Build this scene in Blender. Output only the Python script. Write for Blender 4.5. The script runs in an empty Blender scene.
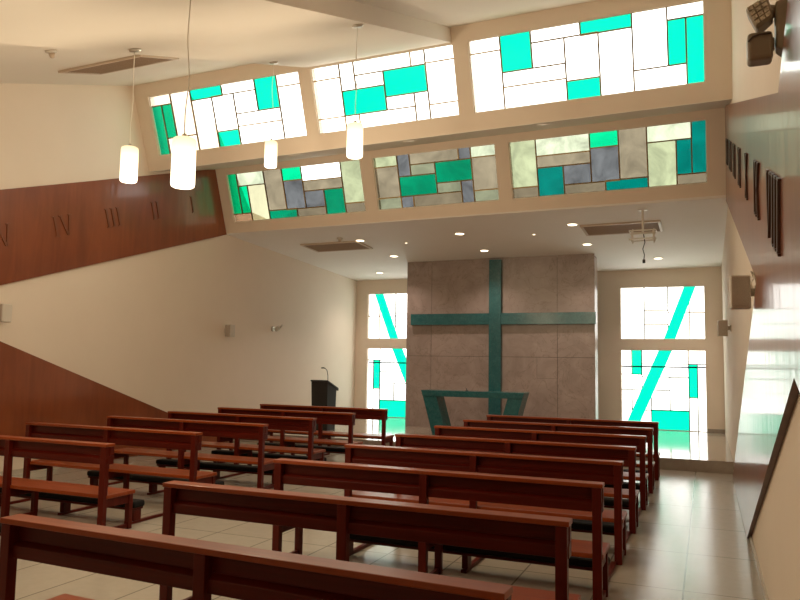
import bpy, bmesh, math, random
from mathutils import Vector, Matrix
random.seed(7)
scene = bpy.context.scene
C = scene.collection

# ------------------------------------------------------------------ materials
def new_mat(name):
    m = bpy.data.materials.new(name); m.use_nodes = True
    nt = m.node_tree
    for n in list(nt.nodes): nt.nodes.remove(n)
    out = nt.nodes.new('ShaderNodeOutputMaterial')
    return m, nt, out

def N(nt, kind, **kw):
    n = nt.nodes.new(kind)
    for k, v in kw.items():
        if k in n.inputs: n.inputs[k].default_value = v
        else: setattr(n, k, v)
    return n

def coords(nt, scale=(1, 1, 1), space='Object', rot=(0, 0, 0)):
    tc = N(nt, 'ShaderNodeTexCoord'); mp = N(nt, 'ShaderNodeMapping')
    mp.inputs['Scale'].default_value = scale; mp.inputs['Rotation'].default_value = rot
    if space == 'World':
        g = N(nt, 'ShaderNodeNewGeometry'); nt.links.new(g.outputs['Position'], mp.inputs['Vector'])
    else:
        nt.links.new(tc.outputs[space], mp.inputs['Vector'])
    return mp.outputs['Vector']

def pbsdf(nt, out, base, rough=.5, **kw):
    b = N(nt, 'ShaderNodeBsdfPrincipled')
    b.inputs['Base Color'].default_value = (*base, 1); b.inputs['Roughness'].default_value = rough
    for k, v in kw.items(): b.inputs[k].default_value = v
    nt.links.new(b.outputs[0], out.inputs['Surface'])
    return b

def ramp(nt, fac, stops):
    r = N(nt, 'ShaderNodeValToRGB')
    e = r.color_ramp.elements
    e[0].position, e[0].color = stops[0][0], (*stops[0][1], 1)
    e[1].position, e[1].color = stops[-1][0], (*stops[-1][1], 1)
    for p, c in stops[1:-1]:
        x = e.new(p); x.color = (*c, 1)
    nt.links.new(fac, r.inputs['Fac'])
    return r.outputs['Color']

def bump(nt, b, height, strength, dist=.01):
    bn = N(nt, 'ShaderNodeBump'); bn.inputs['Strength'].default_value = strength; bn.inputs['Distance'].default_value = dist
    nt.links.new(height, bn.inputs['Height']); nt.links.new(bn.outputs['Normal'], b.inputs['Normal'])
    return bn

def mottled(name, c1, c2, scale=(3, 3, 3), rough=.5, detail=6, bstr=0, bdist=.005, space='World', lo=.35, hi=.65, **kw):
    m, nt, out = new_mat(name)
    b = pbsdf(nt, out, c1, rough, **kw)
    n = N(nt, 'ShaderNodeTexNoise', Scale=1.0, Detail=detail, Roughness=.6)
    nt.links.new(coords(nt, scale, space), n.inputs['Vector'])
    nt.links.new(ramp(nt, n.outputs['Fac'], [(lo, c1), (hi, c2)]), b.inputs['Base Color'])
    if bstr: bump(nt, b, n.outputs['Fac'], bstr, bdist)
    return m

def plain(name, c, rough=.5, **kw):
    m, nt, out = new_mat(name); pbsdf(nt, out, c, rough, **kw); return m

def emis(name, c, s):
    m, nt, out = new_mat(name)
    e = N(nt, 'ShaderNodeEmission', Strength=s); e.inputs['Color'].default_value = (*c, 1)
    nt.links.new(e.outputs[0], out.inputs['Surface']); return m

M = {}
M['wall'] = mottled('cream_wall_paint', (.75, .645, .53), (.77, .665, .55), (1.2,)*3, .75, bstr=.05)
M['ceil'] = mottled('white_ceiling_paint', (.80, .75, .67), (.82, .77, .69), (1.0,)*3, .85)
M['altarceil'] = mottled('white_altar_ceiling_paint', (.80, .76, .71), (.82, .78, .73), (1.0,)*3, .8)

def wood(name, c1, c2, axis, rough, coat=0., coatr=.1, spec=.5, bstr=.06, gs=14):
    m, nt, out = new_mat(name)
    b = pbsdf(nt, out, c1, rough)
    b.inputs['Coat Weight'].default_value = coat; b.inputs['Coat Roughness'].default_value = coatr
    b.inputs['Specular IOR Level'].default_value = spec
    sc = [gs, gs, gs]; sc[axis] = gs * .06
    n = N(nt, 'ShaderNodeTexNoise', Scale=1.0, Detail=8.0, Roughness=.65, Distortion=.6)
    nt.links.new(coords(nt, sc, 'World'), n.inputs['Vector'])
    nt.links.new(ramp(nt, n.outputs['Fac'], [(.3, c1), (.7, c2)]), b.inputs['Base Color'])
    bump(nt, b, n.outputs['Fac'], bstr, .003)
    return m
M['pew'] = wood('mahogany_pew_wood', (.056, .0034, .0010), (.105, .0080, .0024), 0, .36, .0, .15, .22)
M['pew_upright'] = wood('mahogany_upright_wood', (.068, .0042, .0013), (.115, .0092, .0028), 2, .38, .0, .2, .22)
M['pew_lit'] = wood('mahogany_lit_wood', (.205, .033, .006), (.325, .062, .0115), 0, .33, .06, .15, .30)  # pew mahogany with the orange-brown highlights of the caps put into the colour
M['shaded_numeral'] = wood('shaded_numeral_wood', (.045, .018, .010), (.075, .030, .017), 2, .4)  # numeral wood for the right wall, shade on the letter sides painted in
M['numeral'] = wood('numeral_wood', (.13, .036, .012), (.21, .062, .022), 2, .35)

def panel_wood():
    m, nt, out = new_mat('varnished_panel_wood')
    b = pbsdf(nt, out, (.2, .07, .03), .30)
    b.inputs['Coat Weight'].default_value = .4; b.inputs['Coat Roughness'].default_value = .10
    n = N(nt, 'ShaderNodeTexNoise', Scale=1.0, Detail=7.0, Roughness=.6, Distortion=.8)
    nt.links.new(coords(nt, (6, 6, .7), 'World'), n.inputs['Vector'])
    n2 = N(nt, 'ShaderNodeTexNoise', Scale=.9, Detail=3.0)
    nt.links.new(coords(nt, (1, 1, 1), 'World'), n2.inputs['Vector'])
    mx = N(nt, 'ShaderNodeMath', operation='MULTIPLY_ADD'); mx.inputs[1].default_value = .55
    nt.links.new(n.outputs['Fac'], mx.inputs[0])
    m2 = N(nt, 'ShaderNodeMath', operation='MULTIPLY'); m2.inputs[1].default_value = .45
    nt.links.new(n2.outputs['Fac'], m2.inputs[0]); nt.links.new(m2.outputs[0], mx.inputs[2])
    nt.links.new(ramp(nt, mx.outputs[0], [(.34, (.165, .037, .0095)), (.66, (.265, .068, .019))]), b.inputs['Base Color'])
    bn_noise = N(nt, 'ShaderNodeTexNoise', Scale=1.0, Detail=2.0)
    nt.links.new(coords(nt, (3, 5.0, .10), 'World'), bn_noise.inputs['Vector'])
    bn = N(nt, 'ShaderNodeBump'); bn.inputs['Strength'].default_value = .4; bn.inputs['Distance'].default_value = .01
    nt.links.new(bn_noise.outputs['Fac'], bn.inputs['Height'])
    nt.links.new(bn.outputs['Normal'], b.inputs['Normal']); nt.links.new(bn.outputs['Normal'], b.inputs['Coat Normal'])
    return m
M['panel'] = panel_wood()
M['panel_edge'] = wood('panel_edge_wood', (.07, .026, .012), (.12, .045, .02), 1, .5)

def tiles(name, ca, cb, grout, rough, loc=(0, 0, 0)):
    m, nt, out = new_mat(name)
    b = pbsdf(nt, out, ca, rough)
    tc = N(nt, 'ShaderNodeNewGeometry'); mp = N(nt, 'ShaderNodeMapping')
    mp.inputs['Location'].default_value = loc
    nt.links.new(tc.outputs['Position'], mp.inputs['Vector'])
    br = N(nt, 'ShaderNodeTexBrick', Scale=1.0)
    br.offset = 0.0; br.squash = 1.0
    br.inputs['Brick Width'].default_value = .6; br.inputs['Row Height'].default_value = 1.2
    br.inputs['Mortar Size'].default_value = .007; br.inputs['Mortar Smooth'].default_value = .1
    br.inputs['Bias'].default_value = 0
    br.inputs['Color1'].default_value = (*ca, 1); br.inputs['Color2'].default_value = (*cb, 1); br.inputs['Mortar'].default_value = (*grout, 1)
    nt.links.new(mp.outputs['Vector'], br.inputs['Vector'])
    n = N(nt, 'ShaderNodeTexNoise', Scale=11.0, Detail=8.0, Roughness=.7)
    nt.links.new(mp.outputs['Vector'], n.inputs['Vector'])
    mix = N(nt, 'ShaderNodeMix', data_type='RGBA', blend_type='MULTIPLY'); mix.inputs['Factor'].default_value = .18
    nt.links.new(br.outputs['Color'], mix.inputs['A'])
    nt.links.new(ramp(nt, n.outputs['Fac'], [(.3, (.72, .72, .72)), (.7, (1.1, 1.1, 1.1))]), mix.inputs['B'])
    nt.links.new(mix.outputs['Result'], b.inputs['Base Color'])
    rr = N(nt, 'ShaderNodeMapRange'); rr.inputs['From Min'].default_value = .3; rr.inputs['From Max'].default_value = .7
    rr.inputs['To Min'].default_value = rough * .9; rr.inputs['To Max'].default_value = rough * 1.15
    nt.links.new(n.outputs['Fac'], rr.inputs['Value']); nt.links.new(rr.outputs['Result'], b.inputs['Roughness'])
    n3 = N(nt, 'ShaderNodeTexNoise', Scale=9.0, Detail=3.0)
    nt.links.new(mp.outputs['Vector'], n3.inputs['Vector'])
    bump(nt, b, n3.outputs['Fac'], .05, .006)
    return m
M['floor'] = tiles('beige_floor_tile', (.42, .385, .325), (.435, .40, .34), (.21, .19, .16), .21, (.19, .0, 0))
M['platform'] = tiles('polished_platform_tile', (.36, .31, .25), (.38, .33, .27), (.19, .165, .13), .10, (.19, .15, 0))
M['riser'] = mottled('stone_riser', (.30, .255, .215), (.37, .32, .27), (5,)*3, .35)

def stone_mat(name, c1, c2, vein, rough, sc=1.4):
    m, nt, out = new_mat(name)
    b = pbsdf(nt, out, c1, rough)
    v = coords(nt, (sc,)*3, 'World')
    n = N(nt, 'ShaderNodeTexNoise', Scale=1.6, Detail=10.0, Roughness=.65, Distortion=1.2); nt.links.new(v, n.inputs['Vector'])
    col = ramp(nt, n.outputs['Fac'], [(.3, c1), (.7, c2)])
    n2 = N(nt, 'ShaderNodeTexNoise', Scale=1.1, Detail=6.0, Roughness=.55, Distortion=2.2); nt.links.new(v, n2.inputs['Vector'])
    msk = ramp(nt, n2.outputs['Fac'], [(.485, (0, 0, 0)), (.50, (.55, .55, .55)), (.515, (0, 0, 0))])
    mix = N(nt, 'ShaderNodeMix', data_type='RGBA')
    nt.links.new(msk, mix.inputs['Factor']); nt.links.new(col, mix.inputs['A']); mix.inputs['B'].default_value = (*vein, 1)
    nt.links.new(mix.outputs['Result'], b.inputs['Base Color'])
    return m
M['stone'] = stone_mat('brown_polished_stone', (.270, .215, .192), (.385, .315, .285), (.17, .125, .105), .30)
M['teal_marble'] = stone_mat('dark_teal_marble', (.010, .085, .094), (.030, .145, .155), (.09, .2, .21), .2, 5)
M['base'] = plain('pale_tile_baseboard', (.52, .46, .38), .4)
M['joint'] = plain('dark_joint', (.07, .05, .04), .8)
M['black'] = plain('black_lectern_laminate', (.012, .012, .012), .45)
M['pad'] = plain('black_kneeler_vinyl', (.007, .005, .005), .65, **{'Specular IOR Level': .2})
M['grey_plastic'] = plain('grey_speaker_plastic', (.60, .55, .48), .55)
M['grille'] = mottled('speaker_grille', (.36, .31, .26), (.48, .42, .36), (260,)*3, .6)
M['fixture'] = plain('taupe_fixture_plastic', (.26, .21, .15), .5)
M['lens'] = mottled('ribbed_led_lens', (.30, .25, .18), (.75, .68, .55), (60, 60, 60), .25)
M['metal'] = plain('brushed_metal', (.62, .58, .52), .3, Metallic=.9)
M['cable'] = plain('pale_cable', (.82, .77, .68), .5)
M['darkcable'] = plain('dark_cable', (.03, .028, .026), .5)
M['vent_frame'] = plain('vent_frame_paint', (.55, .44, .34), .5)
M['vent_slat'] = plain('vent_slat_paint', (.34, .25, .18), .5)
M['came'] = plain('gilt_glazing_bar', (.50, .36, .16), .45)
M['frame'] = plain('window_frame_paint', (.75, .70, .60), .5)
M['rail'] = plain('blue_grey_rail_paint', (.012, .014, .030), .6)
M['shade'] = None
def shade_mat():
    m, nt, out = new_mat('opal_glass_lamp_shade')
    e = N(nt, 'ShaderNodeEmission')
    tc = N(nt, 'ShaderNodeTexCoord'); sep = N(nt, 'ShaderNodeSeparateXYZ')
    nt.links.new(tc.outputs['Generated'], sep.inputs[0])
    nt.links.new(ramp(nt, sep.outputs['Z'], [(.0, (1.0, .86, .62)), (.6, (1.0, .84, .56)), (1.0, (1.0, .78, .42))]), e.inputs['Color'])
    mr = N(nt, 'ShaderNodeMapRange'); mr.inputs['To Min'].default_value = 3.2; mr.inputs['To Max'].default_value = 1.15
    nt.links.new(sep.outputs['Z'], mr.inputs['Value']); nt.links.new(mr.outputs['Result'], e.inputs['Strength'])
    nt.links.new(e.outputs[0], out.inputs['Surface']); return m
M['shade'] = shade_mat()
M['led'] = emis('warm_downlight_led', (1.0, .80, .55), 6.0)
M['led_dim'] = emis('dim_downlight_led', (1.0, .86, .66), 1.6)
M['white_trim'] = plain('white_lamp_trim', (.8, .76, .68), .4)

SKY = 8.0
def glass(name, col, mott=0., spec=.02):
    m, nt, out = new_mat(name)
    t = N(nt, 'ShaderNodeBsdfTransparent'); t.inputs['Color'].default_value = (*col, 1)
    if mott:
        n = N(nt, 'ShaderNodeTexNoise', Scale=1.0, Detail=5.0, Roughness=.65, Distortion=.8)
        nt.links.new(coords(nt, (2.2, 2.2, 2.2), 'World'), n.inputs['Vector'])
        a = tuple(max(0, c * (1 - mott)) for c in col); b_ = tuple(min(1, c * (1 + mott)) for c in col)
        nt.links.new(ramp(nt, n.outputs['Fac'], [(.32, a), (.68, b_)]), t.inputs['Color'])
    g = N(nt, 'ShaderNodeBsdfGlossy', Roughness=.12)
    mx = N(nt, 'ShaderNodeMixShader'); mx.inputs[0].default_value = spec
    nt.links.new(t.outputs[0], mx.inputs[1]); nt.links.new(g.outputs[0], mx.inputs[2])
    nt.links.new(mx.outputs[0], out.inputs['Surface'])
    return m
def k(c, f=1.0): return tuple(x * f / SKY for x in c)
M['g_white'] = glass('clear_white_glass', (.40, .40, .385))
M['g_teal'] = glass('bright_teal_glass', k((.0, 1.1, .62)))
M['g_stripe'] = glass('slanted_teal_glass', k((.0, 1.1, .66), 2.5))
M['g_dteal'] = glass('dark_teal_glass', k((.0, .20, .165)), .25)
M['g_mteal'] = glass('mid_teal_glass', k((.0, .80, .34)), .12)
M['g_gteal'] = glass('green_teal_glass', k((.0, .27, .13)), .3)
M['g_taupe'] = glass('taupe_textured_glass', k((.33, .28, .19)), .3)
M['g_brown'] = glass('brown_textured_glass', k((.23, .19, .125)), .22)
M['g_slate'] = glass('slate_textured_glass', k((.155, .165, .175)), .45)
M['g_pale'] = glass('pale_green_textured_glass', k((.50, .56, .34)), .32)
M['g_bright'] = glass('pale_bright_glass', k((.72, .80, .58)), .35)
M['g_cream'] = glass('cream_glass', k((.82, .80, .52)), .1)
M['g_peach'] = glass('peach_glass', k((.72, .50, .34)), .1)
M['g_greygreen'] = glass('grey_green_textured_glass', k((.27, .29, .19)), .3)

# ------------------------------------------------------------------ mesh helpers
class MB:
    def __init__(self): self.bm = bmesh.new()
    def face(self, pts, mi=0, smooth=False):
        vs = [self.bm.verts.new(p) for p in pts]
        f = self.bm.faces.new(vs); f.material_index = mi; f.smooth = smooth
        return f
    def hexa(self, p, mi=0):
        # p: 8 points, bottom ring 0-3, top ring 4-7
        v = [self.bm.verts.new(q) for q in p]
        for a in ((3, 2, 1, 0), (4, 5, 6, 7), (0, 1, 5, 4), (1, 2, 6, 5), (2, 3, 7, 6), (3, 0, 4, 7)):
            self.bm.faces.new([v[i] for i in a]).material_index = mi
        return self
    def box(self, x0, x1, y0, y1, z0, z1, mi=0):
        return self.hexa([(x0, y0, z0), (x1, y0, z0), (x1, y1, z0), (x0, y1, z0),
                          (x0, y0, z1), (x1, y0, z1), (x1, y1, z1), (x0, y1, z1)], mi)
    def prism(self, poly, ext, mi=0):
        # poly: list of 3D points, extruded by vector ext
        e = Vector(ext)
        a = [self.bm.verts.new(p) for p in poly]; b = [self.bm.verts.new(Vector(p) + e) for p in poly]
        n = len(poly)
        self.bm.faces.new(a[::-1]).material_index = mi; self.bm.faces.new(b).material_index = mi
        for i in range(n):
            self.bm.faces.new([a[i], a[(i + 1) % n], b[(i + 1) % n], b[i]]).material_index = mi
        return self
    def tube(self, pts, r, seg=8, mi=0, cap=True):
        pts = [Vector(p) for p in pts]; rings = []
        up = Vector((.13, .27, .95)).normalized()
        for i, p in enumerate(pts):
            d = (pts[min(i + 1, len(pts) - 1)] - pts[max(i - 1, 0)]).normalized()
            a = d.cross(up)
            if a.length < 1e-3: a = d.cross(Vector((1, 0, 0)))
            a.normalize(); b = d.cross(a).normalized()
            rr = r[i] if isinstance(r, (list, tuple)) else r
            rings.append([self.bm.verts.new(p + rr * (math.cos(t) * a + math.sin(t) * b)) for t in [2 * math.pi * j / seg for j in range(seg)]])
        for i in range(len(rings) - 1):
            for j in range(seg):
                f = self.bm.faces.new([rings[i][j], rings[i][(j + 1) % seg], rings[i + 1][(j + 1) % seg], rings[i + 1][j]])
                f.smooth = True; f.material_index = mi
        if cap:
            self.bm.faces.new(rings[0][::-1]).material_index = mi; self.bm.faces.new(rings[-1]).material_index = mi
        return self
    def lathe(self, prof, origin=(0, 0, 0), seg=28, mi=0, mat=None):
        o = Vector(origin); rings = []
        for r, z in prof:
            if r < 1e-5: rings.append([self.bm.verts.new((0, 0, z))])
            else: rings.append([self.bm.verts.new((r * math.cos(2 * math.pi * j / seg), r * math.sin(2 * math.pi * j / seg), z)) for j in range(seg)])
        vs = [v for r in rings for v in r]
        for v in vs:
            c = Vector(v.co)
            if mat is not None: c = mat @ c
            v.co = c + o
        for i in range(len(rings) - 1):
            A, B = rings[i], rings[i + 1]
            for j in range(seg):
                a0, a1 = A[j % len(A)], A[(j + 1) % len(A)]; b0, b1 = B[j % len(B)], B[(j + 1) % len(B)]
                q = []
                for v in (a0, a1, b1, b0):
                    if v not in q: q.append(v)
                if len(q) > 2:
                    f = self.bm.faces.new(q); f.smooth = True; f.material_index = mi
        return self
    def build(self, name, mats, parent=None, bevel=0, bseg=2, normals=True):
        if normals: bmesh.ops.recalc_face_normals(self.bm, faces=self.bm.faces)
        me = bpy.data.meshes.new(name); self.bm.to_mesh(me); self.bm.free()
        if not isinstance(mats, (list, tuple)): mats = [mats]
        for m in mats: me.materials.append(m)
        o = bpy.data.objects.new(name, me); C.objects.link(o)
        if parent is not None: o.parent = parent
        if bevel:
            md = o.modifiers.new('bevel', 'BEVEL'); md.width = bevel; md.segments = bseg; md.limit_method = 'ANGLE'; md.angle_limit = math.radians(40)
        return o

def tag(o, label=None, cat=None, group=None, kind=None):
    if label: o['label'] = label
    if cat: o['category'] = cat
    if group: o['group'] = group
    if kind: o['kind'] = kind
    return o
def empty(name, loc=(0, 0, 0), rot=(0, 0, 0)):
    o = bpy.data.objects.new(name, None); C.objects.link(o); o.location = loc; o.rotation_euler = rot
    o.empty_display_size = .1
    return o
def copy_tree(o, parent=None):
    c = o.copy(); C.objects.link(c)
    if parent is not None: c.parent = parent
    for ch in list(o.children): copy_tree(ch, c)
    return c
def struct(o): o['kind'] = 'structure'; return o

# ------------------------------------------------------------------ setting dimensions
XL, XR = -9.09, 0.37
YF, YB = -1.3, 18.5           # wall behind the camera, wall behind the altar
TOP = 8.0

# floor, platform
struct(MB().box(XL - .15, XR + .15, YF - .15, 12.86, -.12, 0).build('floor', M['floor']))
pf = MB().box(XL - .15, XR + .15, 12.86, YB + .15, -.12, .19)
po = pf.build('altar_platform', [M['platform'], M['riser']]); struct(po)
for p in po.data.polygons:
    if p.normal.y < -.9: p.material_index = 1

# side walls
def side_wall(name, x0, x1):
    poly = [(x0, YF - .15, -.1), (x0, YB + .15, -.1), (x0, YB + .15, 4.6), (x0, 13.2, 4.9), (x0, 11.9, 6.4), (x0, 9.75, 7.3), (x0, YF - .15, 3.1)]
    return struct(MB().prism(poly, (x1 - x0, 0, 0)).build(name, M['wall']))
side_wall('wall_left', XL - .15, XL)
side_wall('wall_right', XR, XR + .15)
struct(MB().box(XL, XR, YF - .15, YF, 0, 2.75).build('wall_front', M['wall']))

def slab_holes(origin, U, V, W, us, vs, holes, mi=0):
    """rectangular slab lu x lv with rectangular holes; W = thickness vector"""
    O, U, V, W = Vector(origin), Vector(U), Vector(V), Vector(W)
    uc = sorted(set([us[0], us[1]] + [h[0] for h in holes] + [h[2] for h in holes]))
    vc = sorted(set([vs[0], vs[1]] + [h[1] for h in holes] + [h[3] for h in holes]))
    solid = {}
    for i in range(len(uc) - 1):
        for j in range(len(vc) - 1):
            cu, cv = (uc[i] + uc[i + 1]) / 2, (vc[j] + vc[j + 1]) / 2
            solid[i, j] = not any(h[0] < cu < h[2] and h[1] < cv < h[3] for h in holes)
    mb = MB(); cache = {}
    def vert(i, j, k_):
        if (i, j, k_) not in cache: cache[i, j, k_] = mb.bm.verts.new(O + U * uc[i] + V * vc[j] + W * k_)
        return cache[i, j, k_]
    for (i, j), s in solid.items():
        if not s: continue
        for k_ in (0, 1):
            mb.bm.faces.new([vert(i, j, k_), vert(i + 1, j, k_), vert(i + 1, j + 1, k_), vert(i, j + 1, k_)])
        for di, dj, a, b in ((-1, 0, (i, j), (i, j + 1)), (1, 0, (i + 1, j), (i + 1, j + 1)), (0, -1, (i, j), (i + 1, j)), (0, 1, (i, j + 1), (i + 1, j + 1))):
            if not solid.get((i + di, j + dj), False):
                mb.bm.faces.new([vert(*a, 0), vert(*b, 0), vert(*b, 1), vert(*a, 1)])
    return mb

# back wall with four tall openings
LW = (-8.735, -6.80); RW = (-1.915, -.005)
hol = []
for a, b in (LW, RW):
    hol += [(a, .19, b, 2.08), (a, 2.335, b, 3.60)]
struct(slab_holes((0, YB, 0), (1, 0, 0), (0, 0, 1), (0, .15, 0), (XL - .1, XR + .1), (0, 4.5), hol).build('wall_back', M['wall']))

# sloping clerestory walls (leaning 20 degrees towards the nave)
tilt_up, tilt_lo, tilt_al = .0125, .0105, .006
bb = .364; ln = math.hypot(1, bb)
Vup = Vector((0, -bb / ln, 1 / ln))           # up the slope
OUT = Vector((0, 1 / ln, bb / ln))            # outwards
Oup = Vector((XL, 9.53 - bb * (4.99 - 6.378), 4.99)); Uup = Vector((1, 0, tilt_up))
def vz(z0, z): return (z - z0) * ln
upw = [(-8.805, -5.835), (-5.615, -3.275), (-3.05, .06)]
low = [(-8.82, -5.85), (-5.597, -3.277), (-3.042, .072)]
up_b, up_t = vz(4.99, 5.222), vz(4.99, 6.172)
struct(slab_holes(Oup, Uup, Vup, OUT * .16, (-.1, XR - XL + .1), (0, vz(4.99, 6.62)),
       [(a - XL, up_b, b - XL, up_t) for a, b in upw]).build('wall_upper', M['wall']))
Olo = Vector((XL, 12.3, 4.26)); Ulo = Vector((1, 0, tilt_lo))
lo_b, lo_t = vz(4.26, 4.455), vz(4.26, 5.375)
struct(slab_holes(Olo, Ulo, Vup, OUT * .16, (-.1, XR - XL + .1), (0, vz(4.26, 5.75)),
       [(a - XL, lo_b, b - XL, lo_t) for a, b in low]).build('wall_lower', M['wall']))

def sloped(name, y0, z0, y1, z1, th, tilt, mat, x0=XL - .1, x1=XR + .1):
    q = lambda x, y, z: (x, y, z + tilt * (x - XL))
    return MB().hexa([q(x0, y0, z0), q(x1, y0, z0), q(x1, y1, z1), q(x0, y1, z1),
                      q(x0, y0, z0 + th), q(x1, y0, z0 + th), q(x1, y1, z1 + th), q(x0, y1, z1 + th)]).build(name, mat)
S = .35
def nave_z(y): return 6.378 + S * (y - 9.53)
struct(sloped('ceiling', YF - .1, nave_z(YF - .1), 9.62, nave_z(9.62), .14, tilt_up, M['ceil']))
# slab hung under the middle of the nave ceiling
struct(sloped('trim_1', YF, nave_z(YF) - .21, 9.585, nave_z(9.585) - .215, .215, tilt_up, M['ceil'], -5.66, -3.29))
# soffit between the two rows of windows
SOS = .28
struct(sloped('trim_2', 10.054 - .02, 4.985, 11.95, 4.985 + SOS * 1.9, .12, tilt_up, M['ceil']))
# altar ceiling
AS = (3.975 - 4.26) / (18.5 - 12.3)
def altar_z(y): return 4.26 + AS * (y - 12.3)
struct(sloped('ceiling.001', 12.3, 4.26, YB + .1, altar_z(YB + .1), .14, tilt_al, M['altarceil']))

# baseboards
struct(MB().box(XR - .014, XR, YF, 12.86, 0, .07).build('baseboard_right', M['base']))
struct(MB().box(XL, XL + .014, YF, 12.86, 0, .07).build('baseboard_left', M['base']))
bbk = MB()
for a, b in ((XL, LW[0]), (LW[1], RW[0]), (RW[1], XR)): bbk.box(a + .002, b - .002, YB - .014, YB, .19, .27)
struct(bbk.build('baseboard_back', M['riser']))

# ------------------------------------------------------------------ stained glass windows
MATS = ['g_white', 'g_teal', 'g_dteal', 'g_mteal', 'g_gteal', 'g_taupe', 'g_brown', 'g_slate', 'g_pale', 'g_bright', 'g_cream', 'g_peach', 'g_greygreen']
IDX = {n: i for i, n in enumerate(MATS)}
# v runs from the top down
A3 = [(0, 0, .13, .19, 'w'), (0, .19, .13, 1, 'w'), (.13, 0, .26, .5, 't'), (.26, 0, .47, .17, 'w'), (.26, .17, .4, .5, 'w'),
      (.13, .5, .4, .70, 'w'), (.13, .70, .4, 1, 'w'), (.47, 0, .69, .18, 't'), (.4, .17, .545, .74, 'w'), (.4, .74, .545, 1, 't'),
      (.545, .18, .69, 1, 'w'), (.69, 0, .84, .73, 'w'), (.69, .73, .92, 1, 'w'), (.84, 0, 1, .17, 'w'), (.84, .17, .92, .73, 't'), (.92, .17, 1, 1, 't')]
B = [(0, 0, .19, .2), (0, .2, .19, .78), (0, .78, .19, 1), (.19, 0, .29, .41), (.19, .41, .49, .78), (.29, 0, .69, .21), (.29, .21, .49, .41),
     (.49, .21, .79, .59), (.69, 0, .79, .21), (.79, 0, 1, .2), (.79, .2, 1, .79), (.79, .79, 1, 1), (.49, .59, .69, .78), (.69, .59, .79, 1), (.29, .78, .69, 1), (.19, .78, .29, 1)]
def upersp(P, zl, zr):
    g = lambda t: t * zl / (zr + t * (zl - zr))
    return [(g(c[0]), c[1], g(c[2]), c[3]) + tuple(c[4:]) for c in P]
A3 = upersp(A3, 10.03, 8.83); B = upersp(B, 11.0, 10.1)
mir = lambda P: [(1 - c[2], c[1], 1 - c[0], c[3]) + tuple(c[4:]) for c in P]
flip = lambda P: [(c[0], 1 - c[3], c[2], 1 - c[1]) + tuple(c[4:]) for c in P]
recol = lambda P, cols: [tuple(c[:4]) + (m,) for c, m in zip(P, cols)]
nm = {'w': 'g_white', 't': 'g_teal'}
A3c = [c[:4] + (nm[c[4]],) for c in A3]
A1c = mir(A3c)
Bc = recol(B, ['g_white'] * 4 + ['g_teal'] + ['g_white'] * 2 + ['g_teal'] + ['g_white'] * 8)
L3 = flip(recol(A3c, ['g_brown', 'g_pale', 'g_dteal', 'g_brown', 'g_slate', 'g_taupe', 'g_bright', 'g_dteal', 'g_slate', 'g_mteal', 'g_taupe', 'g_pale', 'g_bright', 'g_brown', 'g_dteal', 'g_dteal']))
L1 = flip(mir(recol(A3c, ['g_brown', 'g_pale', 'g_gteal', 'g_brown', 'g_slate', 'g_taupe', 'g_white', 'g_gteal', 'g_slate', 'g_mteal', 'g_taupe', 'g_cream', 'g_bright', 'g_peach', 'g_mteal', 'g_mteal'])))
L2 = recol(B, ['g_pale', 'g_taupe', 'g_greygreen', 'g_slate', 'g_gteal', 'g_taupe', 'g_greygreen', 'g_gteal', 'g_slate', 'g_bright', 'g_taupe', 'g_greygreen', 'g_greygreen', 'g_slate', 'g_brown', 'g_slate'])

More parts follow.
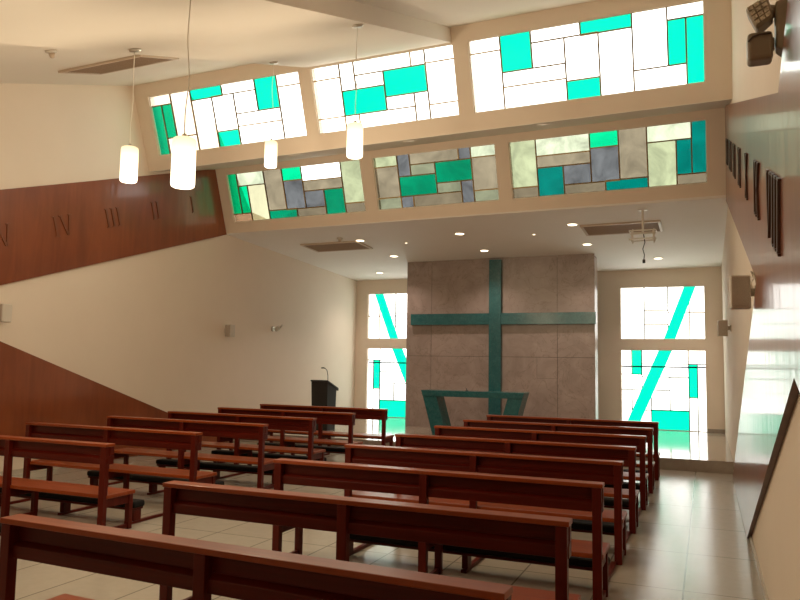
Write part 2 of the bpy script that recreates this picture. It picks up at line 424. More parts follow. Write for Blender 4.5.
def window(name, O, U, V, W, w, h, panes, stripes=()):
    """O = top left inner corner of the opening, U right, V down (unit-ish), W outward; stripes = slanted teal bands (u0t,u1t,u0b,u1b)"""
    O, U, V, W = Vector(O), Vector(U), Vector(V), Vector(W)
    P = lambda u, v, d=0: O + U * (u * w) + V * (v * h) + W * d
    fr = MB(); t = .028
    tu, tv = t / w, t / h
    def bar(u0, v0, u1, v1, d0, d1, mb):
        mb.hexa([P(u0, v0, d0), P(u1, v0, d0), P(u1, v1, d0), P(u0, v1, d0), P(u0, v0, d1), P(u1, v0, d1), P(u1, v1, d1), P(u0, v1, d1)])
    # outer frame
    d0, d1 = .025, .075
    bar(0, 0, 1, tv * .5, d0, d1, fr); bar(0, 1 - tv * .5, 1, 1, d0, d1, fr)
    bar(0, tv * .5, tu * .5, 1 - tv * .5, d0, d1, fr); bar(1 - tu * .5, tv * .5, 1, 1 - tv * .5, d0, d1, fr)
    root = fr.build(name, M['frame']); struct(root)
    # panes in one glazing sheet, glass colours by pane
    g = MB(); dg = .045
    for c in panes:
        g.face([P(c[0], c[1], dg), P(c[2], c[1], dg), P(c[2], c[3], dg), P(c[0], c[3], dg)], IDX[c[4]])
    gl = g.build('stained_glass', [M[n] for n in MATS], root)
    cm = MB(); s = .025 if stripes else .021
    su, sv = s / w / 2, s / h / 2
    seen = set()
    for c in panes:
        for e in ((c[0], c[1], c[2], c[1]), (c[0], c[3], c[2], c[3]), (c[0], c[1], c[0], c[3]), (c[2], c[1], c[2], c[3])):
            kx = tuple(round(x, 3) for x in e)
            if kx in seen: continue
            seen.add(kx)
            # leave the bars out where a slanted band of teal glass runs
            horiz = e[1] == e[3]
            t0, t1 = (e[0], e[2]) if horiz else (e[1], e[3])
            fixed = e[1] if horiz else e[0]
            if fixed in (0, 1): continue
            def inside(t):
                u, v = (t, fixed) if horiz else (fixed, t)
                for (a, b, c2, d, v0, v1) in stripes:
                    kk = (v - v0) / (v1 - v0)
                    if a + (c2 - a) * kk < u < b + (d - b) * kk: return True
                return False
            n = 80 if stripes else 1
            run = None
            for q in range(n + 1):
                ta = t0 + (t1 - t0) * q / n
                ok = q < n and not inside(t0 + (t1 - t0) * (q + .5) / n)
                if ok and run is None: run = ta
                if not ok and run is not None:
                    if horiz: bar(run, fixed - sv, ta, fixed + sv, .034, .056, cm)
                    else: bar(fixed - su, run, fixed + su, ta, .035, .055, cm)
                    run = None
    cm.build('glazing_bars', M['came'], root)
    if stripes:
        st = MB()
        for (a, b, c, d, v0, v1) in stripes:
            st.face([P(a, v0, .033), P(b, v0, .033), P(d, v1, .033), P(c, v1, .033)])
        st.build('slanted_teal_glass', M['g_stripe'], root)
    return root

hu = (up_t - up_b); hl = (lo_t - lo_b)
for i, ((a, b), pn) in enumerate(zip(upw, (A1c, Bc, A3c))):
    window('window_%d' % (i + 1), Oup + Uup * (a - XL) + Vup * up_t, Uup, -Vup, OUT, b - a, hu, pn)
for i, ((a, b), pn) in enumerate(zip(low, (L1, L2, L3))):
    window('window_%d' % (i + 4), Olo + Ulo * (a - XL) + Vup * lo_t, Ulo, -Vup, OUT, b - a, hl, pn)

# back windows (right pair, mirrored for the left pair)
W_, T_ = 'g_white', 'g_teal'
upR = [(0, 0, .29, 1, W_), (.29, 0, .57, .45, W_), (.29, .45, .57, .72, W_), (.29, .72, .57, 1, W_), (.57, 0, .82, .5, W_), (.82, 0, 1, .5, W_), (.57, .5, .82, 1, W_), (.82, .5, 1, 1, W_)]
loR = [(0, 0, .13, .3, W_), (.13, 0, .25, .3, T_), (.25, 0, .8, .17, W_), (.25, .17, .8, .33, W_), (.8, 0, 1, .17, W_), (.8, .17, .9, .57, T_), (.9, .17, 1, 1, W_), (.8, .57, .9, 1, W_),
       (0, .3, .25, .49, W_), (0, .49, .13, 1, W_), (.13, .49, .36, .74, W_), (.25, .33, .58, .49, W_), (.36, .49, .58, .73, W_), (.58, .33, .8, .73, W_), (.36, .73, .8, 1, T_), (.13, .74, .36, 1, W_)]
loR = [(c[0], min(1, c[1] * 1.035), c[2], min(1, c[3] * 1.035), c[4]) for c in loR if c[1] < .97]
upS = [(.765, .90, .515, .65, 0, 1)]
loS = [(.455, .615, .03, .185, 0, 1)]
mirS = lambda L: [(1 - b, 1 - a, 1 - d, 1 - c, v0, v1) for a, b, c, d, v0, v1 in L]
Z = lambda x, z: (x, YB, z)
window('window_7', Z(LW[0], 3.60), (1, 0, 0), (0, 0, -1), (0, 1, 0), LW[1] - LW[0], 3.60 - 2.335, mir(upR), mirS(upS))
window('window_8', Z(LW[0], 2.08), (1, 0, 0), (0, 0, -1), (0, 1, 0), LW[1] - LW[0], 1.89, mir(loR), mirS(loS))
window('window_9', Z(RW[0], 3.60), (1, 0, 0), (0, 0, -1), (0, 1, 0), RW[1] - RW[0], 3.60 - 2.335, upR, upS)
window('window_10', Z(RW[0], 2.08), (1, 0, 0), (0, 0, -1), (0, 1, 0), RW[1] - RW[0], 1.89, loR, loS)

# ------------------------------------------------------------------ X-shaped wood panels on the side walls
def bt(y): return 3.99 + .318 * (y - 7.1)         # band, upper edge
def bbm(y): return 2.66 + .31 * (y - 7.2)         # band, lower edge
def sf(y): return -.334 * (y - 12.85)             # falling strip, far edge
def sn(y): return -.335 * (y - 8.56)              # falling strip, near edge
def xpanel(x, thick, bt, bbm, sf, sn, apex, top, low, left, foot_far, foot_near):
    y0 = YF + .02
    def yl(zf):                                   # meet the lower clerestory wall
        y = 12.0
        for _ in range(30): y = 12.3 - bb * (zf(y) - 4.26)
        return y - .01
    ya, yb_ = yl(bt), yl(bbm)
    yc = 1.9
    prof = [(ya, bt(ya)), (yb_, bbm(yb_)), apex, (foot_far, .012), (foot_near, .012), low, (y0, bbm(y0)), (y0, bt(y0)), left,
            (y0 + .6, sn(y0 + .6) - .25), (yc, nave_z(yc) - .03), top]
    mb = MB()
    mb.prism([(x, y, z) for y, z in prof], (thick, 0, 0))
    return mb
pl_ = xpanel(XL + .003, .047, bt, bbm, sf, sn, (6.0, 2.288), (3.93, 2.98), (3.78, 1.60), (1.74, 2.285), 12.80, 8.53).build('wood_wall_panel', [M['panel'], M['panel_edge']])
tag(pl_, 'broad reddish brown wooden bands crossing the cream left wall', 'wall panel', 'crossing wood bands on the side walls')
pr_ = xpanel(XR - .003, -.035, lambda y: 2.936 + .333 * (y - 3.72), lambda y: 2.27 + .297 * (y - 5.6), lambda y: -.337 * (y - 12.34), lambda y: -.348 * (y - 8.08),
             (5.6, 2.27), (3.72, 2.936), (3.42, 1.62), (1.5, 2.285), 12.30, 8.05).build('wood_wall_panel', [M['panel'], M['panel_edge']])
tag(pr_, 'glossy brown wooden bands on the right wall, mirroring the bright windows', 'wall panel', 'crossing wood bands on the side walls')
for o in (pl_, pr_):
    for p in o.data.polygons:
        if abs(p.normal.x) < .5: p.material_index = 1

# Roman numerals, raised wood
def numeral(txt, x, yc, zc, rd, ext, h=.34, label=''):
    """rd = +1 when reading runs towards +Y; ext = thickness vector x"""
    mb = MB(); t = h * .13; s = h * .15
    widths = {'I': t + .05 * h, 'V': h * .72, 'X': h * .74}; gap = h * .24
    tot = sum(widths[c] for c in txt) + gap * (len(txt) - 1); u = -tot / 2
    def poly(pts): mb.prism([(0, rd * a, b) for a, b in pts], (ext, 0, 0))
    def barp(u0, v0, u1, v1, w): poly([(u0 - w / 2, v0), (u0 + w / 2, v0), (u1 + w / 2, v1), (u1 - w / 2, v1)])
    def serif(uc, v0, w): poly([(uc - w / 2, v0 - .006), (uc + w / 2, v0 - .006), (uc + w / 2, v0 + .006), (uc - w / 2, v0 + .006)])
    for c in txt:
        w = widths[c]; c0 = u + w / 2
        if c == 'I':
            barp(c0, -h / 2 + .006, c0, h / 2 - .006, t); serif(c0, h / 2, t + s); serif(c0, -h / 2, t + s)
        elif c == 'V':
            barp(u + t * .6, h / 2 - .006, c0 - t * .12, -h / 2, t); barp(u + w - t * .6, h / 2 - .006, c0 + t * .12, -h / 2, t * .7)
            serif(u + t * .6, h / 2, t + s); serif(u + w - t * .6, h / 2, t + s * .8)
        else:
            barp(u + t * .6, h / 2 - .006, u + w - t * .6, -h / 2 + .006, t); barp(u + w - t * .6, h / 2 - .006, u + t * .6, -h / 2 + .006, t * .7)
            for q in (u + t * .6, u + w - t * .6): serif(q, h / 2, t + s * .8); serif(q, -h / 2, t + s * .8)
        u += w + gap
    o = mb.build('roman_numeral', M['numeral'] if rd > 0 else M['shaded_numeral'])
    o.location = (x, yc, zc); o.rotation_euler = (math.atan(.318), 0, 0)
    tag(o, label, 'numeral')
    return o
for i, t in enumerate(['I', 'II', 'III', 'IV', 'V']):
    y = 11.18 - i * .9975
    o = numeral(t, XL + .051, y, 3.36 + .32 * (y - 7.19), 1, .012, .30, 'raised wooden Roman numeral %s on the brown band of the left wall' % t)
    o['group'] = 'station numerals on the wood bands'
for i, t in enumerate(['VIII', 'IX', 'X', 'XI', 'XII', 'XIII', 'XIV']):
    y = 4.10 + i * 1.16
    o = numeral(t, XR - .039, y, 2.455 + .322 * (y - 4.08), -1, -.013, .35, 'raised shaded wooden Roman numeral %s on the glossy band of the right wall' % t)
    o['group'] = 'station numerals on the wood bands'

# ------------------------------------------------------------------ stone altar wall, cross, altar, lectern
BX0, BX1, BY, BD = -6.61, -2.21, 16.2, .42
def stone_wall():
    mb = MB()
    zt = altar_z(BY) + tilt_al * 4.6
    mb.box(BX0 + .006, BX1 - .006, BY + .012, BY + BD, .19, altar_z(BY + BD) + .02, 1)
    vx = [BX0, -5.98, -3.02, BX1]; zs = [.19, 1.848, 3.9]
    zrows = [.19, 1.848, zt + .012]
    gp = .004
    for i in range(3):
        for j in range(2):
            a, b, c, d = vx[i], vx[i + 1], zrows[j], zrows[j + 1]
            if i == 1 and j == 0:
                # slab with a small set-in square
                n0, n1, m0, m1 = -3.47, -3.02 - gp, 1.385, 1.848 - gp
                mb.box(a + gp, n0 - gp, BY, BY + .02, c, d - gp)
                mb.box(n0 - gp, b - gp, BY, BY + .02, c, m0 - gp)
                mb.box(n0, n1, BY, BY + .02, m0, m1)
            else:
                mb.box(a + (gp if i else 0), b - (gp if i < 2 else 0), BY, BY + .02, c + (gp if j else 0), d - (gp if j == 0 else 0))
    return mb.build('stone_altar_wall', [M['stone'], M['joint']])
so = tag(stone_wall(), 'tall brown polished stone wall standing behind the altar', 'stone wall')
mside = MB()   # stone return faces
mside.box(BX0, BX0 + .006, BY + .02, BY + BD, .19, altar_z(BY + BD) - .0)
mside.box(BX1 - .006, BX1, BY + .02, BY + BD, .19, altar_z(BY + BD) - .0)
mside.build('side_slab', M['stone'], so)

cr = empty('cross', (-4.41, BY - .06, .19)); tag(cr, 'dark teal marble cross spanning the brown stone wall', 'cross')
ctop = altar_z(BY) - .19 - .02
MB().box(-.14, .14, -.05, .058, 0, ctop).build('upright', M['teal_marble'], cr, .004)
cb = MB(); cb.box(-2.055, -.141, -.05, .058, 2.385, 2.643); cb.box(.141, 2.235, -.05, .058, 2.385, 2.643)
cb.build('crossbar', M['teal_marble'], cr, .004)

al = empty('altar_table', (-4.469, 14.5, .19)); tag(al, 'dark teal marble altar table with two inward slanting legs', 'altar')
AH, AD = .922, .50
MB().prism([(-1.10, 0, AH), (1.10, 0, AH), (1.065, 0, AH - .125), (-1.065, 0, AH - .125)], (0, AD, 0)).build('table_top', M['teal_marble'], al, .004)
for s in (-1, 1):
    zz = AH - .126
    MB().prism([(s * 1.063, .01, zz), (s * .76, .01, zz), (s * .54, .01, 0), (s * .84, .01, 0)], (0, AD - .02, 0)).build('leg', M['teal_marble'], al, .004)
d_ = empty('table_microphone', (-4.60, 14.62, .19 + AH)); tag(d_, 'tiny dark microphone base on top of the teal altar', 'microphone')
MB().lathe([(0, 0), (.035, 0), (.035, .012), (.012, .02), (.010, .05), (0, .052)]).build('base', M['darkcable'], d_)
MB().tube([(0, 0, .045), (-.02, .02, .06), (-.05, .05, .065)], .006).build('stem', M['darkcable'], d_)

lc = empty('lectern', (-7.79, 14.1, .19)); tag(lc, 'black lectern with slanted desk and thin microphone near the left wall', 'lectern')
lb = MB()
lb.hexa([(-.17, .02, 0), (.20, .02, 0), (.20, .40, 0), (-.17, .40, 0), (-.20, .0, 1.05), (.205, .0, 1.05), (.205, .42, .875), (-.20, .42, .875)])
lb.build('body', M['black'], lc, .006)
MB().hexa([(-.215, -.01, 1.055), (.22, -.01, 1.055), (.22, .50, .845), (-.215, .50, .845), (-.215, -.01, 1.085), (.22, -.01, 1.085), (.22, .50, .905), (-.215, .50, .905)]).build('desk_top', M['black'], lc, .006)
mk = MB().tube([(.185, .05, 1.07), (.183, .05, 1.18), (.165, .04, 1.29), (.13, .03, 1.335)], .007)
mko = mk.build('microphone_stem', M['darkcable'], lc)
MB().tube([(.13, .03, 1.335), (.09, .02, 1.35), (.04, .01, 1.345)], [.008, .014, .012]).build('microphone_head', M['darkcable'], mko)

# ------------------------------------------------------------------ pews
def make_pew(Ln, knl, knr, mid=0):
    """origin: floor under the rear top edge of the back, at the middle; people face +Y"""
    h = Ln / 2
    root = empty('church_pew')
    MB().box(-h, h, 0, .115, .822, .85).build('cap_rail', M['pew_lit'], root, .004)
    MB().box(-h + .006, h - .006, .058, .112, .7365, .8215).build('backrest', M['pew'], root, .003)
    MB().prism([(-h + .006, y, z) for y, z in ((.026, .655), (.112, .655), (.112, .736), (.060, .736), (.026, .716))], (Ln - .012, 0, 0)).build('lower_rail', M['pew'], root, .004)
    MB().box(-h + .005, h - .005, .045, .42, .335, .37).build('seat', M['pew_lit'], root, .006)
    MB().box(-h + .06, h - .06, .33, .352, .285, .3345).build('seat_apron', M['pew'], root, .003)
    for x in (-h + .042, mid, h - .042):
        w = .031
        p = MB().box(x - w, x + w, .002, .0575, 0, .8215); p.build('back_post', M['pew_upright'], root, .003)
        MB().box(x - w * .85, x + w * .85, .353, .403, 0, .3345).build('front_leg', M['pew_upright'], root, .003)
        MB().box(x - .016, x + .016, .05, .3525, .25, .3345).build('side_rail', M['pew_upright'], root, .003)
        MB().box(x - .016, x + .016, .05, .3525, .01, .05).build('foot_rail', M['pew_upright'], root, .003)
    # kneeler behind the back, for the row behind
    x0, x1 = -h + knl, h - knr
    pd = MB().box(x0, x1, -.81, -.64, .160, .225).build('kneeler_pad', M['pad'], root, .022, 3)
    MB().box(x0 + .02, x1 - .02, -.80, -.65, .137, .1595).build('kneeler_board', M['pew'], pd, .003)
    for x in (x0 + .05, (x0 + x1) / 2, x1 - .05):
        MB().box(x - .025, x + .025, -.77, -.67, .028, .1365).build('kneeler_leg', M['pew_upright'], pd, .003)
        MB().box(x - .022, x + .022, -.80, .0, .0, .0275).build('runner', M['pew_upright'], pd, .003)
    return root
RX0, RX1 = -3.306, -.671
LX0, LX1 = -7.845, -5.231
RY = [2.593, 3.904, 5.238, 6.518, 7.785, 9.102, 10.337, 11.568]
LY = [5.376, 6.695, 8.039, 9.311, 10.592, 11.895]
ordn = ['first', 'second', 'third', 'fourth', 'fifth', 'sixth', 'seventh', 'eighth']
pewR = make_pew(RX1 - RX0, .38, .03)
pewN = make_pew(2.62, .38, .03, -.045)
pewL = make_pew(LX1 - LX0, .50, .10)
for i, y in enumerate(RY):
    o = (pewN, pewR)[i] if i < 2 else copy_tree(pewR)
    o.location = ((RX0 + RX1) / 2 if i else RX1 - 1.25, y, 0)
    if i == 0: o.location = (RX1 - 1.309, y + .048, 0); o.rotation_euler.z = math.radians(-2.2)   # stands a little askew
    if i == 0: lab = 'dark red wooden pew of the right block, nearest the camera, cut by the frame'
    elif i == 7: lab = 'dark red wooden pew of the right block, farthest away, right before the altar step'
    else: lab = 'dark red wooden pew of the right block, %s row from the camera' % ordn[i]
    tag(o, lab, 'pew', 'pews in the right block')
for i, y in enumerate(LY):
    o = pewL if i == 0 else copy_tree(pewL)
    o.location = ((LX0 + LX1) / 2, y, 0)
    if i == 0: lab = 'dark red wooden pew of the left block, nearest, cut by the left frame edge'
    elif i == 5: lab = 'dark red wooden pew of the left block, farthest away, in front of the black lectern'
    else: lab = 'dark red wooden pew of the left block, %s visible row from the camera' % ordn[i]
    tag(o, lab, 'pew', 'pews in the left block')

# ------------------------------------------------------------------ pendant lamps
def make_pendant(x, y, ztop, label, proto=None):
    zc = nave_z(y) - .213 + tilt_up * (x - XL)
    L = zc - ztop                      # shade top below the ceiling
    root = empty('pendant_lamp', (x, y, zc)); tag(root, label, 'lamp', 'pendant lamps under the nave ceiling')
    sl = math.atan(S); R = Matrix.Rotation(sl, 3, 'X')
    MB().lathe([(0, 0), (.062, 0), (.062, -.018), (.05, -.026), (0, -.028)], mat=R).build('ceiling_canopy', M['metal'], root)
    pts = []
    for j in range(15):
        t = j / 14; pts.append((.012 * math.sin(9 * t + x * 3) * math.sin(math.pi * t), .010 * math.sin(7 * t + y) * math.sin(math.pi * t), -.026 - (L - .05) * t))
    MB().tube(pts, .0042, 6).build('cord', M['cable'], root)
    MB().lathe([(0, -L + .030), (.016, -L + .030), (.022, -L + .012), (.022, -L + .001), (0, -L + .001)]).build('lamp_holder', M['metal'], root)
    h = .365; r = .086
    MB().lathe([(0, -L), (r * .8, -L - .002), (r * .95, -L - .010), (r, -L - .03), (r, -L - h + .03), (r * .96, -L - h + .008), (r * .85, -L - h), (0, -L - h)]).build('lamp_shade', M['shade'], root)
    ld = bpy.data.lights.new('lamp_glow', 'POINT'); ld.energy = PEND; ld.color = (1.0, .79, .53); ld.shadow_soft_size = .07
    lo = bpy.data.objects.new('lamp_glow', ld); C.objects.link(lo); lo.parent = root; lo.location = (0, 0, -L - h - .09)
    return root
PEND = 52.0
make_pendant(-5.42, 5.69, 3.825, 'lit white cylinder pendant lamp hanging from beside the long ceiling vent, before the left wall')
make_pendant(-3.49, 4.20, 3.270, 'largest lit white cylinder pendant lamp, hanging nearest the camera')
make_pendant(-5.47, 8.37, 4.675, 'smallest lit white cylinder pendant lamp, farthest, below the first upper window')
make_pendant(-3.395, 6.79, 4.185, 'lit white cylinder pendant lamp, rightmost, before the middle upper window')

make_pendant(-5.45, 3.05, 2.93, 'lit white cylinder pendant lamp farthest left of all, nearest the left wall')

# ------------------------------------------------------------------ downlights
def sl_rot(slope): return Matrix.Rotation(math.atan(slope), 3, 'X')
def downlight(x, y, z, slope, r, label, grp, led, watts, name='downlight'):
    root = empty(name, (x, y, z)); tag(root, label, 'downlight', grp)
    R = sl_rot(slope)
    MB().lathe([(r * .86, -.001), (r * .9, -.012), (r * 1.12, -.010), (r * 1.14, -.001)], mat=R).build('trim_ring', M['white_trim'], root)
    MB().lathe([(0, -.005), (r * .85, -.005), (r * .85, -.001), (0, -.001)], mat=R).build('diffuser', led, root)
    if watts:
        ld = bpy.data.lights.new('downlight_beam', 'SPOT'); ld.energy = watts; ld.color = (1.0, .78, .64); ld.spot_size = math.radians(120); ld.spot_blend = .8; ld.shadow_soft_size = .06
        lo = bpy.data.objects.new('downlight_beam', ld); C.objects.link(lo); lo.parent = root; lo.location = (0, 0, -.04)
    return root
DW = 62.0
def az(x, y): return altar_z(y) + tilt_al * (x - XL)
G1 = 'round downlights in the altar ceiling'
for x, y, lab in [(-6.64, 13.62, 'lit round downlight in the altar ceiling beside the left air vent'),
                  (-6.62, 15.38, 'lit round downlight in the altar ceiling above the stone wall left corner'),
                  (-7.89, 17.40, 'lit round downlight in the altar ceiling above the left back window'),
                  (-4.44, 13.58, 'lit round downlight in the altar ceiling, front one of the middle pair'),
                  (-4.43, 15.29, 'lit round downlight in the altar ceiling just above the cross'),
                  (-2.22, 13.41, 'lit round downlight in the altar ceiling at the corner of the right air vent'),
                  (-2.22, 15.21, 'lit round downlight in the altar ceiling above the stone wall right corner'),
                  (-.95, 17.09, 'lit round downlight in the altar ceiling above the right back window')]:
    downlight(x, y, az(x, y), AS, .10, lab, G1, M['led'], DW)
for x, y, lab in [(-5.79, 14.09, 'tiny lit spotlight in the altar ceiling left of the cross'), (-3.06, 14.02, 'tiny lit spotlight in the altar ceiling right of the cross')]:
    downlight(x, y, az(x, y), AS, .035, lab, 'tiny spotlights in the altar ceiling', M['led'], 0)
for x, lab in [(-6.30, 'recessed light in the soffit above the left lower window'), (-4.217, 'recessed light in the soffit above the middle lower window'), (-2.109, 'recessed light in the soffit above the right lower window')]:
    y = 10.36; downlight(x, y, 4.985 + SOS * (y - 10.034) + tilt_up * (x - XL), SOS, .10, lab, 'recessed lights in the soffit', M['led_dim'], 18)

# ------------------------------------------------------------------ ceiling vents, detectors
def vent(x0, x1, y0, y1, zf, slope, label, tilt):
    xc, yc = (x0 + x1) / 2, (y0 + y1) / 2
    root = empty('ceiling_vent', (xc, yc, zf(yc) + tilt * (xc - XL)), (math.atan(slope), math.atan(-tilt), 0)); tag(root, label, 'vent', 'air vents in the ceilings')
    w, d, t = (x1 - x0) / 2, (y1 - y0) / 2, .05
    f = MB()
    f.box(-w, w, -d, -d + t, -.03, -.001); f.box(-w, w, d - t, d, -.03, -.001); f.box(-w, -w + t, -d + t, d - t, -.03, -.001); f.box(w - t, w, -d + t, d - t, -.03, -.001)
    f.build('vent_frame', M['vent_frame'], root, .003)
    MB().box(-w + t, w - t, -d + t, d - t, -.006, -.001).build('backing', M['joint'], root)
    s = MB(); n = 14
    for i in range(n):
        y = -d + t + (i + .5) * (2 * d - 2 * t) / n
        s.hexa([(-w + t, y - .012, -.007), (w - t, y - .012, -.007), (w - t, y - .006, -.007), (-w + t, y - .006, -.007),
                (-w + t, y + .008, -.026), (w - t, y + .008, -.026), (w - t, y + .014, -.026), (-w + t, y + .014, -.026)])
    s.build('slats', M['vent_slat'], root)
    return root
vent(-7.96, -6.55, 6.95, 7.72, nave_z, S, 'long brown slatted air vent in the sloping nave ceiling', tilt_up)
vent(-8.08, -6.70, 13.62, 14.40, altar_z, AS, 'brown slatted air vent in the left of the altar ceiling', tilt_al)
vent(-2.10, -.70, 13.50, 14.32, altar_z, AS, 'brown slatted air vent in the right of the altar ceiling behind the bracket', tilt_al)
def detector(x, y, z, slope, label):
    o = empty('smoke_detector', (x, y, z)); tag(o, label, 'smoke detector', 'smoke detectors')
    MB().lathe([(0, -.001), (.065, -.001), (.065, -.02), (.05, -.03), (0, -.03)], mat=sl_rot(slope)).build('base', M['grey_plastic'], o)
    MB().lathe([(0, -.0305), (.036, -.0305), (.026, -.075), (.012, -.085), (0, -.085)], mat=sl_rot(slope)).build('sensor_cone', M['vent_frame'], o)
detector(-6.73, 5.79, nave_z(5.79) + tilt_up * 2.4, S, 'small beige smoke detector on the nave ceiling left of the long vent')
detector(-6.95, 13.30, az(-6.95, 13.30), AS, 'small smoke detector on the altar ceiling beside the left vent')

# ------------------------------------------------------------------ projector bracket
pb = empty('projector_bracket', (-.94, 12.72, az(-.94, 12.72))); tag(pb, 'white empty projector bracket with dangling cables under the altar ceiling', 'bracket')
MB().box(-.08, .08, -.05, .05, -.012, -.001).build('ceiling_plate', M['white_trim'], pb, .003)
MB().tube([(0, 0, -.012), (0, 0, -.40)], .018, 10).build('pole', M['white_trim'], pb)
cg = MB()
for z in (-.36, -.50):
    for yy in (-.11, .11): cg.tube([(-.21, yy, z), (.21, yy, z)], .012, 6)
    for xx in (-.21, .21): cg.tube([(xx, -.11, z), (xx, .11, z)], .012, 6)
for xx in (-.17, .17):
    for yy in (-.11, .11): cg.tube([(xx, yy, -.30 if yy > 0 else -.36), (xx, yy, -.55)], .012, 6)
cg.tube([(-.21, 0, -.40), (.21, 0, -.40)], .014, 6)
cg.build('cage', M['white_trim'], pb)
kb = MB().tube([(.01, .0, -.40), (.03, .0, -.55), (-.005, .0, -.66), (.02, 0, -.76), (.01, 0, -.84)], .008, 6).build('cable', M['darkcable'], pb)
MB().box(-.012, .032, -.015, .015, -.90, -.84).build('plug', M['darkcable'], kb, .004)

# ------------------------------------------------------------------ speakers, spots, floodlight
def speaker(x, y, z, sx, label, rz=0):
    """sx: +1 when it hangs on the left wall (grows towards +X)"""
    o = empty('wall_speaker', (x, y, z)); tag(o, label, 'speaker', 'wall speakers')
    c = MB().hexa([(sx * .05, -.085, -.125), (sx * .19, -.10, -.125), (sx * .20, .05, -.125), (sx * .05, .06, -.125),
                   (sx * .05, -.085, .125), (sx * .19, -.10, .125), (sx * .20, .05, .125), (sx * .05, .06, .125)])
    cab = c.build('cabinet', M['grey_plastic'], o, .012, 3)
    MB().hexa([(sx * .058, -.0935, -.112), (sx * .182, -.1065, -.112), (sx * .182, -.100, -.112), (sx * .058, -.087, -.112),
               (sx * .058, -.0935, .112), (sx * .182, -.1065, .112), (sx * .182, -.100, .112), (sx * .058, -.087, .112)]).build('grille', M['grille'], cab)
    br = MB(); br.box(min(0, sx * .02), max(0, sx * .02), -.04, .02, -.05, .05); br.box(min(sx * .02, sx * .055), max(sx * .02, sx * .055), -.02, 0, -.03, .03)
    br.build('bracket', M['grey_plastic'], o, .003)
    return o
speaker(XL, 7.22, 2.265, 1, 'grey wall speaker on the left wall at the left frame edge')
speaker(XL, 12.45, 2.27, 1, 'grey wall speaker on the left wall between window row and spotlight')
s1 = speaker(XR, 6.15, 2.235, -1, 'larger-looking grey wall speaker on the right wall, nearer the camera')
speaker(XR, 12.55, 2.29, -1, 'smaller-looking grey wall speaker on the right wall, beside the back window')
MB().tube([(-.005, -.03, .05), (-.02, -.05, .13), (-.045, -.08, .15), (-.03, -.09, .10), (-.05, -.10, .06), (-.03, -.06, .0)], .006, 6).build('cable_loop', M['cable'], s1)

sp = empty('wall_spotlight', (XL, 14.2, 2.40)); tag(sp, 'small metal spotlight on the left wall above the lectern side', 'spotlight')
MB().lathe([(0, 0), (.06, 0), (.06, .02), (.045, .03), (0, .03)], mat=Matrix.Rotation(math.pi / 2, 3, 'Y')).build('wall_plate', M['metal'], sp)
MB().tube([(.03, 0, 0), (.10, 0, 0)], .015, 8).build('arm', M['metal'], sp)
MB().tube([(.08, .03, -.03), (.13, 0, 0), (.20, -.04, .03)], [.04, .055, .05], 14).build('lamp_head', M['metal'], sp)
MB().tube([(.22, -.05, .02), (.27, -.07, .04), (.30, -.075, .085)], [.012, .02, .03], 10).build('visor', M['grey_plastic'], sp)

fl = empty('floodlight', (XR, 3.58, 3.175)); tag(fl, 'taupe floodlight with LED head and sensor box high on the right wall', 'floodlight')
MB().hexa([(-.008, -.05, -.13), (-.055, -.045, -.09), (-.055, .045, -.09), (-.008, .05, -.13),
           (-.0, -.055, .13), (-.055, -.045, .12), (-.055, .045, .12), (-.0, .055, .13)]).build('mount', M['fixture'], fl, .01)
hd = MB().hexa([(-.135, -.05, .00), (-.062, -.045, .055), (-.055, .05, .055), (-.12, .05, -.0),
                (-.180, -.055, .105), (-.085, -.045, .155), (-.075, .05, .15), (-.165, .05, .105)]).build('lamp_head', M['fixture'], fl, .014, 3)
le = MB()
A_ = Vector((-.176, -.0585, .100)); B_ = Vector((-.094, -.049, .146)); C_ = Vector((-.136, -.0555, .010)); D_ = Vector((-.072, -.0495, .055))
for r_ in range(4):
    for c_ in range(3):
        def q(u, v): return A_.lerp(B_, u).lerp(C_.lerp(D_, u), v)
        u0, u1, v0, v1 = (c_ + .1) / 3, (c_ + .9) / 3, (r_ + .12) / 4, (r_ + .88) / 4
        pts = [q(u0, v0), q(u1, v0), q(u1, v1), q(u0, v1)]
        le.prism(pts, (0, -.008, 0))
le.build('led_lens', M['lens'], hd)
MB().tube([(-.05, 0, .09), (-.085, 0, .10)], .028, 12).build('head_arm', M['fixture'], fl)
sb = MB().box(-.172, -.068, -.05, .05, -.14, -.01).build('sensor_box', M['fixture'], fl, .018, 3)
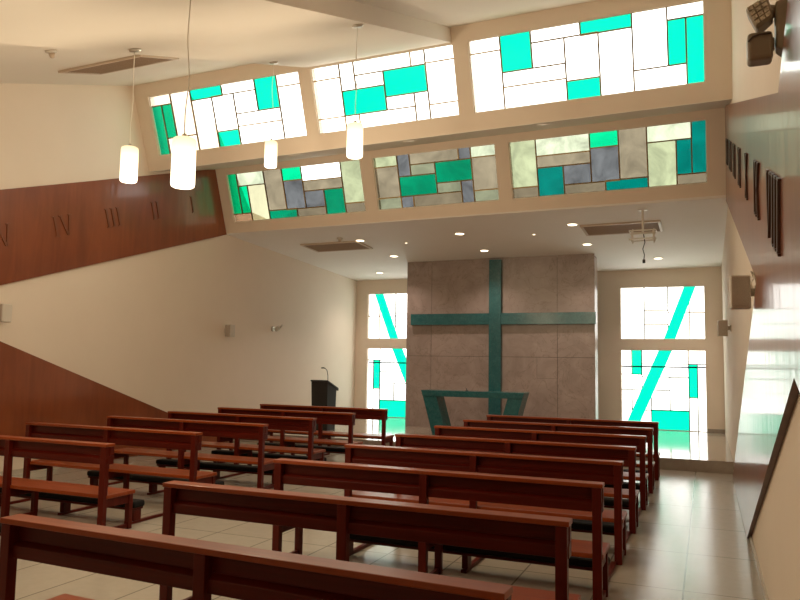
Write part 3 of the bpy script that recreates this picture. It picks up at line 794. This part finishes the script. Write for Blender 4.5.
ar = MB().tube([(-.168, -.053, -.055), (-.15, -.055, -.035), (-.12, -.056, -.028), (-.075, -.055, -.03)], .004, 6).build('lid_seam', M['joint'], sb)
MB().tube([(-.06, 0, -.06), (-.075, 0, -.06)], .03, 12).build('swivel_joint', M['fixture'], fl)

# exterior rail seen through the back windows
tag(MB().box(-10.5, 1.5, 19.9, 19.96, 1.66, 1.70).build('exterior_rail', M['rail']), 'thin blue grey rail outside behind the back windows', 'rail')

# ------------------------------------------------------------------ world, camera, colour management
w = bpy.data.worlds.new('overcast_sky'); scene.world = w; w.use_nodes = True
bg = w.node_tree.nodes.get('Background') or w.node_tree.nodes.new('ShaderNodeBackground')
bg.inputs['Color'].default_value = (1.0, .985, .95, 1); bg.inputs['Strength'].default_value = SKY

f_px, yaw, pit, rol = 730.576, math.radians(22.7515), math.radians(5.0019), math.radians(.9077)
fw0 = Vector((-math.sin(yaw), math.cos(yaw), 0)); r0 = Vector((math.cos(yaw), math.sin(yaw), 0))
fw = fw0 * math.cos(pit) + Vector((0, 0, math.sin(pit))); u0 = -fw0 * math.sin(pit) + Vector((0, 0, math.cos(pit)))
Xc = r0 * math.cos(rol) + u0 * math.sin(rol); Yc = -r0 * math.sin(rol) + u0 * math.cos(rol)
cam = bpy.data.cameras.new('camera'); co = bpy.data.objects.new('camera', cam); C.objects.link(co)
m = Matrix.Identity(4)
for i in range(3): m[i][0], m[i][1], m[i][2] = Xc[i], Yc[i], -fw[i]
m[0][3], m[1][3], m[2][3] = 0, 0, 1.65
co.matrix_world = m
cam.sensor_width = 36; cam.lens = f_px * 36 / 800; cam.clip_start = .02; cam.clip_end = 200
scene.camera = co

vs = scene.view_settings
vs.view_transform = 'Standard'; vs.look = 'None'; vs.gamma = 1; vs.use_curve_mapping = False
vs.exposure = 0.3
cy = scene.cycles
cy.max_bounces = 10; cy.diffuse_bounces = 6; cy.glossy_bounces = 5; cy.transparent_max_bounces = 8
cy.sample_clamp_indirect = 8.0
cy.use_denoising = True
